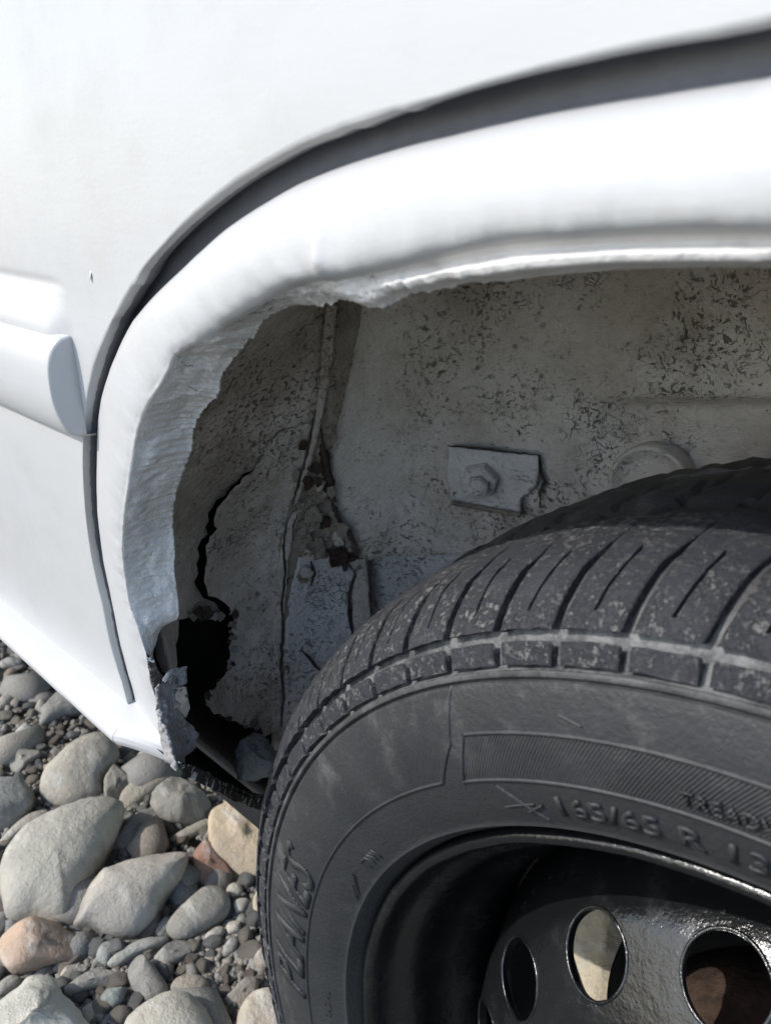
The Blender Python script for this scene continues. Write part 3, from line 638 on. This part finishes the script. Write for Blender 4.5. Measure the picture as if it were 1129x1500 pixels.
letters('sidewall_lettering', 'TUBELESS  STEEL BELTED  RADIAL', .1978, .0042, 203.0, .0004, 0, 1.1, 1.15)
letters('sidewall_lettering', 'PLIES: TREAD', .1915, .0042, 196.0, .0004, 0, 1.1, 1.15)
for p0_, p1_, n_, w_ in (((.2070,121.6), (.1935,118.2), 8, .0008), ((.1985,122.4), (.2000,118.6), 6, .0006), ((.1965,119.9), (.2000,117.6), 6, .0008), ((.1935,157.6), (.1985,154.2), 6, .0008), ((.1930,158.6), (.1965,156.4), 6, .0008), ((.2310,112.6), (.2285,110.8), 4, .0006)):
    V, Fc = [], []; ridge(V, Fc, lp(p0_, p1_, n_), w_*.5, w_); mk('sidewall_mark', V, Fc, TYRE, tyre)
# ------------------------------------------------------------------ steel wheel
rp = [(.1820,.024),(.1848,.018),(.1852,.0135),(.1845,.0105),(.1828,.0094),(.1810,.0100),(.1796,.0122),(.1788,.0160),(.1778,.0205),(.1755,.0235),(.1720,.0260),(.1695,.030),(.1685,.037),(.1672,.043),(.1630,.050),(.1585,.0550),(.1565,.060),(.1558,.068),(.1556,.10),(.1556,.130),(.1600,.140),(.1650,.146),(.1780,.152),(.1810,.158),(.183,.156)]
rim = revolve('wheel_rim', rp, RIM, car, 240, False, lambda p, R, y, a: p*(1+.00035*fbm(p, 60, 3)/R))
rim['label'] = 'black brush painted steel wheel rim'
dp = [(.035,.030),(.055,.029),(.066,.026),(.076,.0195),(.086,.0142),(.094,.0125),(.102,.0136),(.109,.0172),(.116,.0218),(.123,.0268),(.130,.0318),(.136,.0360),(.1405,.0405),(.1445,.0480),(.1490,.0600),(.1535,.0720),(.1555,.080)]
back = [(q[0]-.0012, q[1]+.0034) for q in reversed(dp)]
disc = revolve('wheel_disc', dp+back, RIM, rim, 192, True, None, (0, 0, 0))
cuts = []
nrm = Vector((math.sin(math.radians(35)), -math.cos(math.radians(35)), 0))
bmc = bmesh.new(); hole_c = []
for k in range(16):
    a = math.radians(108.7+22.5*k); M = Matrix.Rotation(-a, 4, 'Y'); c = M @ Vector((.128, .0300, 0)); n = M @ nrm; hole_c.append((c, n))
    q = n.to_track_quat('Z', 'Y').to_matrix().to_4x4()
    bmesh.ops.create_cone(bmc, cap_ends=True, segments=48, radius1=.0149, radius2=.0149, depth=.03, matrix=Matrix.Translation(c) @ q)
mc = bpy.data.meshes.new('cut'); bmc.to_mesh(mc); bmc.free(); oc = bpy.data.objects.new('cut', mc); COL.objects.link(oc); oc.location = TC
md = disc.modifiers.new('b', 'BOOLEAN'); md.operation = 'DIFFERENCE'; md.object = oc; md.solver = 'EXACT'
bpy.context.view_layer.update(); dg = bpy.context.evaluated_depsgraph_get()
me = bpy.data.meshes.new_from_object(disc.evaluated_get(dg)); disc.modifiers.clear(); disc.data = me; bpy.data.objects.remove(oc)
me.materials.clear(); me.materials.append(RIM)
try: me.set_sharp_from_angle(angle=math.radians(38))
except Exception: pass
# rolled edge round each hole
for (c, n) in hole_c:
    t = n.cross(Vector((0, 1, 0))).normalized(); b = n.cross(t); V = []; sg = 56
    for i in range(sg):
        a = 2*math.pi*i/sg; d = t*math.cos(a)+b*math.sin(a)
        # follow the dished surface of the disc
        q = c + d*.0147; R = math.hypot(q.x, q.z); q.y = lin(dp, R)+.0002
        jit = 1+.25*noise.noise(q*400)
        for j in range(8):
            e = 2*math.pi*j/8; V.append(q + d*(.00075*jit*math.cos(e)) + n*(.00075*jit*math.sin(e)))
    Fc = [(i*8+j, i*8+(j+1) % 8, ((i+1) % sg)*8+(j+1) % 8, ((i+1) % sg)*8+j) for i in range(sg) for j in range(8)]
    mk('hole_edge', V, Fc, RIM, rim)
revolve('brake_drum', [(.02,.056),(.074,.056),(.083,.060),(.087,.068),(.087,.098),(.02,.099)], RUST, car, 96, False)
revolve('backing_plate', [(.02,.100),(.104,.100),(.108,.097),(.109,.101),(.105,.104),(.02,.105)], UNDER, car, 96, False)
# ------------------------------------------------------------------ stones
def catmull(pts, n):
    P_ = [Vector(p) for p in pts]; m = len(P_); out = []
    for i in range(m):
        a, b, c, d = P_[i-1], P_[i], P_[(i+1) % m], P_[(i+2) % m]
        for k in range(12):
            t = k/12; out.append(.5*((2*b)+(c-a)*t+(2*a-5*b+4*c-d)*t*t+(3*b-a-3*c+d)*t**3))
    L = [0]
    for i in range(len(out)): L.append(L[-1]+(out[(i+1) % len(out)]-out[i]).length)
    res = []
    X = np.array([p.x for p in out]+[out[0].x]); Y = np.array([p.y for p in out]+[out[0].y])
    q = np.linspace(0, L[-1], n, endpoint=False)
    return list(zip(np.interp(q, L, X), np.interp(q, L, Y)))
def stone(poly, col, label, thick=.55, up_w=.55, rough=.5, facet=0, pw=2.4, lift=.30, seed=0, base=None):
    poly = catmull(poly, 56); cx = sum(p[0] for p in poly)/56; cy = sum(p[1] for p in poly)/56
    z0 = 0 if base is None else base
    g = WZ(cx, cy, z0); dist = (g-CAM).length
    xs = [p[0] for p in poly]; ys = [p[1] for p in poly]
    A = np.array(poly)-np.array([cx, cy]); ev = np.linalg.eigvalsh(A.T@A/56); mw = 2*math.sqrt(2*ev[0])/F*dist
    hh = mw*thick*.5
    c = WZ(cx, cy, z0+hh*lift*2)
    nrm = ((CAM-c).normalized()*(1-up_w)+Vector((0, 0, 1))*up_w).normalized()
    ol = []
    for q in poly:
        d = ray(*q); ol.append(CAM+d*((c-CAM).dot(nrm)/d.dot(nrm)))
    rs = random.Random(seed*13+5); rows = 15; V = []
    pl = []
    for k in range(facet):
        v = Vector((rs.uniform(-1, 1), rs.uniform(-1, 1), rs.uniform(.0, 1))).normalized(); pl.append((v, rs.uniform(.62, .88)))
    size = max((q-c).length for q in ol)
    so_ = Vector((seed*3.7, seed*1.3, 0))
    for i in range(rows):
        t = -math.cos(math.pi*(i+.35)/(rows-.3)); s = (1-abs(t)**pw)**(1/pw) if abs(t) < 1 else 0
        for q in ol:
            p = (q-c)*s + nrm*(hh*t)
            for v, dd in pl:
                vv = (v+nrm*.4).normalized(); ext = max(abs((o_-c).dot(vv)) for o_ in ol[::7]); lim = dd*max(ext, hh*.9); e = p.dot(vv)-lim
                if e > 0: p = p - vv*e*.85
            k = rough*mw*(.035*fbm((p+so_)*(1/size), 2.2, 3)+.012*fbm((p+so_)*(1/size), 9, 3))
            p = p*(1+k/max(p.length, .3*size))
            V.append(c+p)
    Fc = grid_faces(rows, 56)
    Fc = [(i*56+j, i*56+(j+1) % 56, (i+1)*56+(j+1) % 56, (i+1)*56+j) for i in range(rows-1) for j in range(56)]
    V.append(c-nrm*hh); V.append(c+nrm*hh); a, b = len(V)-2, len(V)-1
    Fc += [(a, (j+1) % 56, j) for j in range(56)] + [(b, (rows-1)*56+j, (rows-1)*56+(j+1) % 56) for j in range(56)]
    base_p = Vector((c.x, c.y, max(0, c.z-hh)))
    o = mk('stone', [v-base_p for v in V], Fc, STONE, None, True, base_p)
    bm = bmesh.new(); bm.from_mesh(o.data); bmesh.ops.recalc_face_normals(bm, faces=bm.faces); bm.to_mesh(o.data); bm.free()
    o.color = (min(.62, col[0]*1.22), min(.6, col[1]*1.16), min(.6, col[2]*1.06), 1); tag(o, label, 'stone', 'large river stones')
    return o
def c6(p): return [(x/2.509, 920+y/2.509) for x, y in p]
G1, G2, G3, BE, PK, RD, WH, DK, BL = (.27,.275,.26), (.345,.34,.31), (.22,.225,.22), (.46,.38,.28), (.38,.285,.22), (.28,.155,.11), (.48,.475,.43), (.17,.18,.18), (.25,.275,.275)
stones = [
 ([(5,880),(60,780),(150,705),(250,665),(330,642),(410,635),(462,655),(440,730),(390,850),(330,930),(270,1060),(240,1110),(130,1085),(40,1075),(8,1000)], G2, 'largest stone, a smooth grey boulder with pale veined edges at the left', .62, .55, .6, 0, 2.5),
 ([(255,1040),(300,970),(420,870),(560,800),(640,788),(692,820),(672,920),(610,990),(570,1080),(480,1148),(400,1132),(320,1095),(265,1080)], (.36,.345,.32), 'pinkish grey wedge shaped stone with pale streaks, resting on the largest grey boulder', .7, .5, .7, 3, 3.0),
 ([(148,590),(165,530),(250,440),(330,398),(395,398),(432,440),(432,490),(385,560),(370,630),(260,662),(200,652),(160,622)], (.34,.325,.29), 'smooth rounded beige grey stone lying just below the sill end', .6, .55, .4, 0, 2.5),
 ([(765,740),(778,680),(815,632),(890,650),(985,675),(995,780),(970,900),(930,928),(890,915),(800,842),(770,790)], BE, 'sandy beige angular stone wedged under the sill beside the tyre', .85, .45, .7, 4, 3.0),
 ([(705,860),(735,800),(765,785),(800,830),(845,890),(848,930),(800,952),(735,935)], RD, 'reddish brown stone tucked under the sandy beige block', .8, .5, .6, 1),
 ([(612,1110),(640,1055),(730,970),(780,950),(830,968),(848,1020),(820,1072),(720,1132),(650,1148)], (.27,.265,.24), 'smooth egg shaped grey stone right of the streaked wedge stone', .65, .55, .25, 0),
 ([(-15,1160),(10,1118),(120,1068),(180,1068),(270,1110),(330,1148),(356,1182),(330,1217),(200,1232),(70,1272),(20,1242)], PK, 'pink sandstone slab with a blunt point, left edge below the boulder', .65, .5, .6, 3, 3.0),
 ([(-20,1375),(80,1290),(130,1258),(190,1270),(230,1330),(300,1420),(340,1520),(150,1600),(-60,1560)], WH, 'whitish peaked stone in the bottom left corner', .75, .4, .8, 4, 2.8),
 ([(553,650),(570,600),(640,553),(720,580),(778,640),(762,700),(690,722),(600,705)], (.25,.245,.225), 'rough mottled grey stone directly under the ragged sill edge', .75, .5, 1.3, 3),
 ([(393,830),(420,780),(500,690),(560,645),(590,690),(525,750),(440,855),(400,845)], (.30,.29,.275), 'narrow grey bar shaped stone between the boulder and the mottled stone', .9, .5, .6, 3, 3.2),
 ([(438,640),(460,590),(540,530),(610,513),(645,540),(580,602),(500,658),(455,668)], (.29,.28,.25), 'flat oval grey stone leaning under the sill corner', .6, .55, .3, 0),
 ([(384,600),(390,550),(430,503),(482,520),(472,590),(430,642),(392,632)], (.25,.245,.23), 'small angular grey stone between the rounded beige stone and the flat oval', .9, .5, .8, 4, 3),
 ([(-40,575),(60,556),(110,588),(128,640),(82,702),(0,768),(-60,740)], (.21,.22,.215), 'dark blue grey rounded stone cut by the left picture edge', .6, .55, .5, 1),
 ([(-10,800),(50,730),(120,680),(182,673),(150,712),(60,772),(5,812)], (.31,.30,.27), 'thin pale flat stone lying along the top of the largest boulder', .8, .55, .4, 0),
 ([(463,1240),(480,1208),(520,1198),(572,1250),(622,1330),(600,1372),(540,1378),(490,1330)], (.24,.235,.225), 'smooth dark grey finger shaped stone near the bottom centre', .7, .5, .4, 1),
 ([(628,1320),(660,1285),(730,1278),(768,1300),(765,1340),(720,1367),(650,1362)], (.30,.275,.24), 'oval brownish pebble with a pale flush above the big bottom stone', .7, .55, .4, 0),
 ([(450,1480),(500,1410),(600,1352),(690,1348),(750,1400),(800,1490),(780,1570),(480,1570)], (.40,.385,.34), 'large pale domed stone cut off by the bottom edge', .7, .5, .5, 0),
 ([(875,1430),(940,1330),(1000,1278),(1040,1350),(1065,1480),(1040,1560),(890,1550)], (.44,.39,.32), 'pale cream angular stone at the bottom against the tyre', .7, .5, .5, 3, 2.8),
 ([(828,1370),(850,1338),(910,1283),(952,1300),(932,1360),(880,1408)], (.31,.285,.25), 'flat brown slab leaning on the pale cream stone', .7, .55, .5, 2),
 ([(238,1330),(270,1300),(350,1248),(385,1250),(445,1280),(420,1312),(330,1332),(260,1358)], (.28,.28,.26), 'long grey stone with a chipped top right of the whitish peak', .8, .5, .7, 2),
 ([(394,1235),(440,1190),(530,1143),(622,1140),(600,1167),(500,1212),(430,1248)], (.29,.30,.29), 'slender grey stone pointing at the egg shaped stone', .9, .5, .5, 0),
 ([(353,1212),(380,1160),(430,1143),(452,1165),(420,1202),(390,1248)], BL, 'small blue grey stone under the slender one', .8, .5, .6, 2),
 ([(368,1362),(400,1320),(466,1315),(450,1382),(400,1402)], (.24,.28,.275), 'small teal grey angular chip below the long chipped stone', .8, .5, .8, 3),
 ([(833,965),(855,940),(886,948),(892,980),(862,996)], WH, 'round whitish pebble nearest the reddish brown stone', .9, .5, .3, 0),
 ([(858,1012),(880,996),(916,1000),(902,1042),(870,1048)], (.40,.39,.36), 'round pale pebble just below the whitish one', .9, .5, .3, 0),
 ([(832,1098),(850,1078),(882,1078),(884,1116),(842,1124)], (.38,.36,.32), 'round cream pebble beside the tip of the egg shaped stone', .9, .5, .4, 1),
 ([(755,1130),(800,1098),(828,1108),(812,1142),(770,1154)], (.33,.32,.29), 'oval pebble under the lower side of the egg shaped stone', .8, .5, .3, 0),
 ([(823,1170),(858,1133),(882,1150),(862,1192),(826,1192)], (.26,.26,.25), 'dark oval pebble amid the fine gravel', .8, .5, .3, 0),
 ([(628,775),(680,740),(760,703),(772,725),(700,772),(650,792)], (.31,.30,.27), 'thin flat grey sliver above the reddish brown stone', .8, .6, .4, 0),
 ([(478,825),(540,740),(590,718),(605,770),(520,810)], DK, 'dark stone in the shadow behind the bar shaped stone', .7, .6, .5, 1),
 ([(928,1010),(955,948),(985,960),(1000,1050),(945,1064)], (.44,.39,.31), 'cream stone half hidden behind the tyre edge', .8, .5, .4, 1),
 ([(933,1220),(958,1180),(1000,1165),(1015,1240),(960,1262)], (.32,.28,.235), 'brown pebble touching the tyre above the brown slab', .8, .5, .4, 1),
 ([(-15,285),(20,240),(60,208),(72,240),(30,290),(-10,315)], (.33,.31,.285), 'pale oblong stone at the left edge below the sill', .8, .5, .4, 0),
 ([(148,335),(180,268),(230,208),(290,250),(325,300),(235,330),(162,362)], (.23,.23,.22), 'grey stone partly hidden behind the white sill', .7, .5, .5, 1),
 ([(24,462),(80,445),(152,460),(110,500),(60,537),(35,502)], (.30,.295,.275), 'triangular grey stone left of the rounded beige one', .7, .6, .5, 3),
 ([(-10,210),(0,185),(40,148),(62,165),(20,212)], (.29,.245,.205), 'brownish stone in the far left heap', .8, .5, .5, 1),
 ([(60,372),(100,350),(132,380),(100,407),(64,402)], (.32,.32,.30), 'small pale square pebble at the far left', .8, .5, .4, 2),
 ([(375,355),(430,365),(505,420),(470,448),(420,422)], (.33,.265,.22), 'pinkish stone peeping out under the sill', .8, .5, .4, 1),
 ([(498,480),(540,448),(595,490),(562,522),(510,512)], (.27,.26,.24), 'rounded grey stone touching the sill corner', .8, .5, .4, 0),
 ([(453,482),(490,453),(504,490),(470,512)], (.27,.235,.205), 'small brown pebble beside the sill corner stones', .9, .5, .4, 0),
 ([(-15,1320),(40,1278),(82,1290),(60,1322),(0,1352)], (.31,.30,.275), 'flat grey stone between the pink slab and the whitish peak', .8, .5, .4, 0),
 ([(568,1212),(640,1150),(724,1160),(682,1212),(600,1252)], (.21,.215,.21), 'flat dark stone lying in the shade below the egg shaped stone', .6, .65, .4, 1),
 ([(130,300),(150,262),(172,280),(150,318)], (.30,.30,.28), 'small round stone above the partly hidden grey one', .9, .5, .3, 0),
 ([(0,130),(40,110),(90,130),(60,150),(10,150)], (.20,.205,.205), 'dark flat stone at the upper left tip of the ground', .8, .5, .4, 0),
 ([(215,1265),(260,1240),(320,1240),(310,1270),(250,1290)], (.33,.325,.305), 'broken whitish chip between the pink slab and the long chipped stone', .8, .5, .8, 3),
 ([(300,1420),(325,1370),(352,1400),(350,1450),(318,1470)], (.36,.36,.31), 'upright pale pebble right of the whitish peak', .8, .5, .4, 1),
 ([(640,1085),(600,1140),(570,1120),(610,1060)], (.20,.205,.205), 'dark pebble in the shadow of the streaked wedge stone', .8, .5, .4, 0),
]
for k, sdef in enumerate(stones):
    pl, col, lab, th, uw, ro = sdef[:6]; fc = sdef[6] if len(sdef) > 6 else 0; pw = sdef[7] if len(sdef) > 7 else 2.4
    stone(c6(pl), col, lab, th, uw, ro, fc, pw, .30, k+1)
s_ = stone([(340,1112),(352,1090),(368,1078),(392,1080),(405,1100),(398,1128),(372,1142),(348,1138)], (.25,.26,.26), 'dim grey stone lodged inside the black rust hole beside the tyre', .9, .3, 2.2, 6, 2.6, .3, 77, W(370, 1125, .05).z)
stone([(800,1345),(850,1330),(930,1350),(975,1430),(960,1510),(880,1540),(810,1490),(785,1410)], (.44,.40,.32), 'pale beige stone on the ground under the car, seen through a wheel hole', .5, .7, .4, 2, 2.6, .3, 78)
# pebbles, scattered where the traced stones leave room
polys = [np.array(c6(s[0])) for s in stones]
def inside(poly, x, y):
    B = np.roll(poly, -1, 0); c = (poly[:, 1] > y) != (B[:, 1] > y)
    if not c.any(): return False
    with np.errstate(divide='ignore', invalid='ignore'): xi = (B[:, 0]-poly[:, 0])*(y-poly[:, 1])/(B[:, 1]-poly[:, 1])+poly[:, 0]
    return (xi[c] > x).sum() % 2 == 1
def unit_pebble(sub, seed, ang):
    bm = bmesh.new(); bmesh.ops.create_icosphere(bm, subdivisions=sub, radius=1); rs = random.Random(seed)
    pl = [(Vector((rs.gauss(0, 1), rs.gauss(0, 1), rs.gauss(0, 1))).normalized(), rs.uniform(.6, .85)) for _ in range(ang)]
    for v in bm.verts:
        p = v.co.copy()
        for n_, d in pl:
            e = p.dot(n_)-d
            if e > 0: p -= n_*e*.9
        v.co = p*(1+.22*noise.noise(p*1.1+Vector((seed*5.1, 0, 0)))+.07*noise.noise(p*3+Vector((0, seed*3.3, 0))))
    V = [v.co.copy() for v in bm.verts]; Fc = [tuple(x.index for x in f.verts) for f in bm.faces]; bm.free(); return V, Fc
pm = []
for k in range(10):
    V, Fc = unit_pebble(3, k, k % 5); me = bpy.data.meshes.new('pebble'); me.from_pydata([tuple(v) for v in V], [], Fc); me.materials.append(STONE)
    me.polygons.foreach_set('use_smooth', [True]*len(Fc)); pm.append(me)
placed = []; R_ = random.Random(11); count = 0; tries = 0
region = [(-30,905),(420,1150),(420,1520),(-30,1520)]
kinds = [((.27,.27,.255), 'small grey pebble in the gravel between the large stones', 'small grey pebbles'), ((.36,.32,.26), 'small sandy beige pebble in the gravel between the large stones', 'small beige pebbles'), ((.25,.20,.165), 'small brown pebble in the gravel between the large stones', 'small brown pebbles')]
while count < 248 and tries < 60000:
    tries += 1
    x, y = R_.uniform(-25, 425), R_.uniform(915, 1515)
    if y < 915+.80*x or (x > 300 and y < 1170): continue
    if any(inside(q, x, y) for q in polys): continue
    p = WZ(x, y, 0)
    big = 1-count/248
    r = R_.uniform(.0035, .006)+.007*big**2*R_.random()
    if any((p.x-a)**2+(p.y-b)**2 < (.82*(r+c))**2 for a, b, c in placed): continue
    placed.append((p.x, p.y, r)); u = R_.random(); kd = kinds[0 if u < .55 else 1 if u < .87 else 2]
    o = bpy.data.objects.new('pebble', pm[R_.randrange(10)]); COL.objects.link(o); o.location = (p.x, p.y, r*R_.uniform(.2, .6))
    o.scale = (r*R_.uniform(.9, 1.5), r*R_.uniform(.75, 1.05), r*R_.uniform(.55, .85)); o.rotation_euler = (R_.uniform(-.5, .5), R_.uniform(-.5, .5), R_.uniform(0, 6.3))
    v = R_.uniform(.75, 1.2); v *= 1.15; o.color = (kd[0][0]*v, kd[0][1]*v, kd[0][2]*v, 1); tag(o, kd[1], 'pebble', kd[2]); count += 1
# grit and wider gravel bed: one uncountable mass
def bulk(name, spots, mat, label):
    base = [unit_pebble(1, 40+k, 2) for k in range(6)]; VV = []; FF = []; off = 0
    for (x, y, r) in spots:
        V, Fc = base[R_.randrange(6)]; A = np.array(V); a = R_.uniform(0, 6.3); c, s = math.cos(a), math.sin(a)
        A = A*np.array([r*R_.uniform(.9, 1.5), r*R_.uniform(.7, 1), r*R_.uniform(.5, .9)]); A = A@np.array([[c, s, 0], [-s, c, 0], [0, 0, 1]]) + np.array([x, y, r*.15])
        VV.append(A); FF.append(np.array(Fc)+off); off += len(A)
    VV = np.concatenate(VV); FF = np.concatenate(FF)
    o = mk(name, VV.tolist(), FF.tolist(), mat, None, True); tag(o, label, None, None, 'stuff'); return o
sp_ = []
for _ in range(9000):
    x, y = R_.uniform(-25, 430), R_.uniform(905, 1515)
    if y < 905+.72*x: continue
    p = WZ(x, y, 0); sp_.append((p.x, p.y, R_.uniform(.0012, .0042)))
for _ in range(4500): sp_.append((R_.uniform(-1.5, .5), R_.uniform(-.5, 1.1), R_.uniform(.003, .011)))
for _ in range(1800): sp_.append((R_.uniform(-3, 1.5), R_.uniform(-1.6, 2.2), R_.uniform(.012, .035)))
keep = []
for (x, y, r) in sp_:
    keep.append((x, y, r))
bulk('gravel', keep, GRAVEL, 'fine grey and sandy gravel filling the gaps between the river stones')
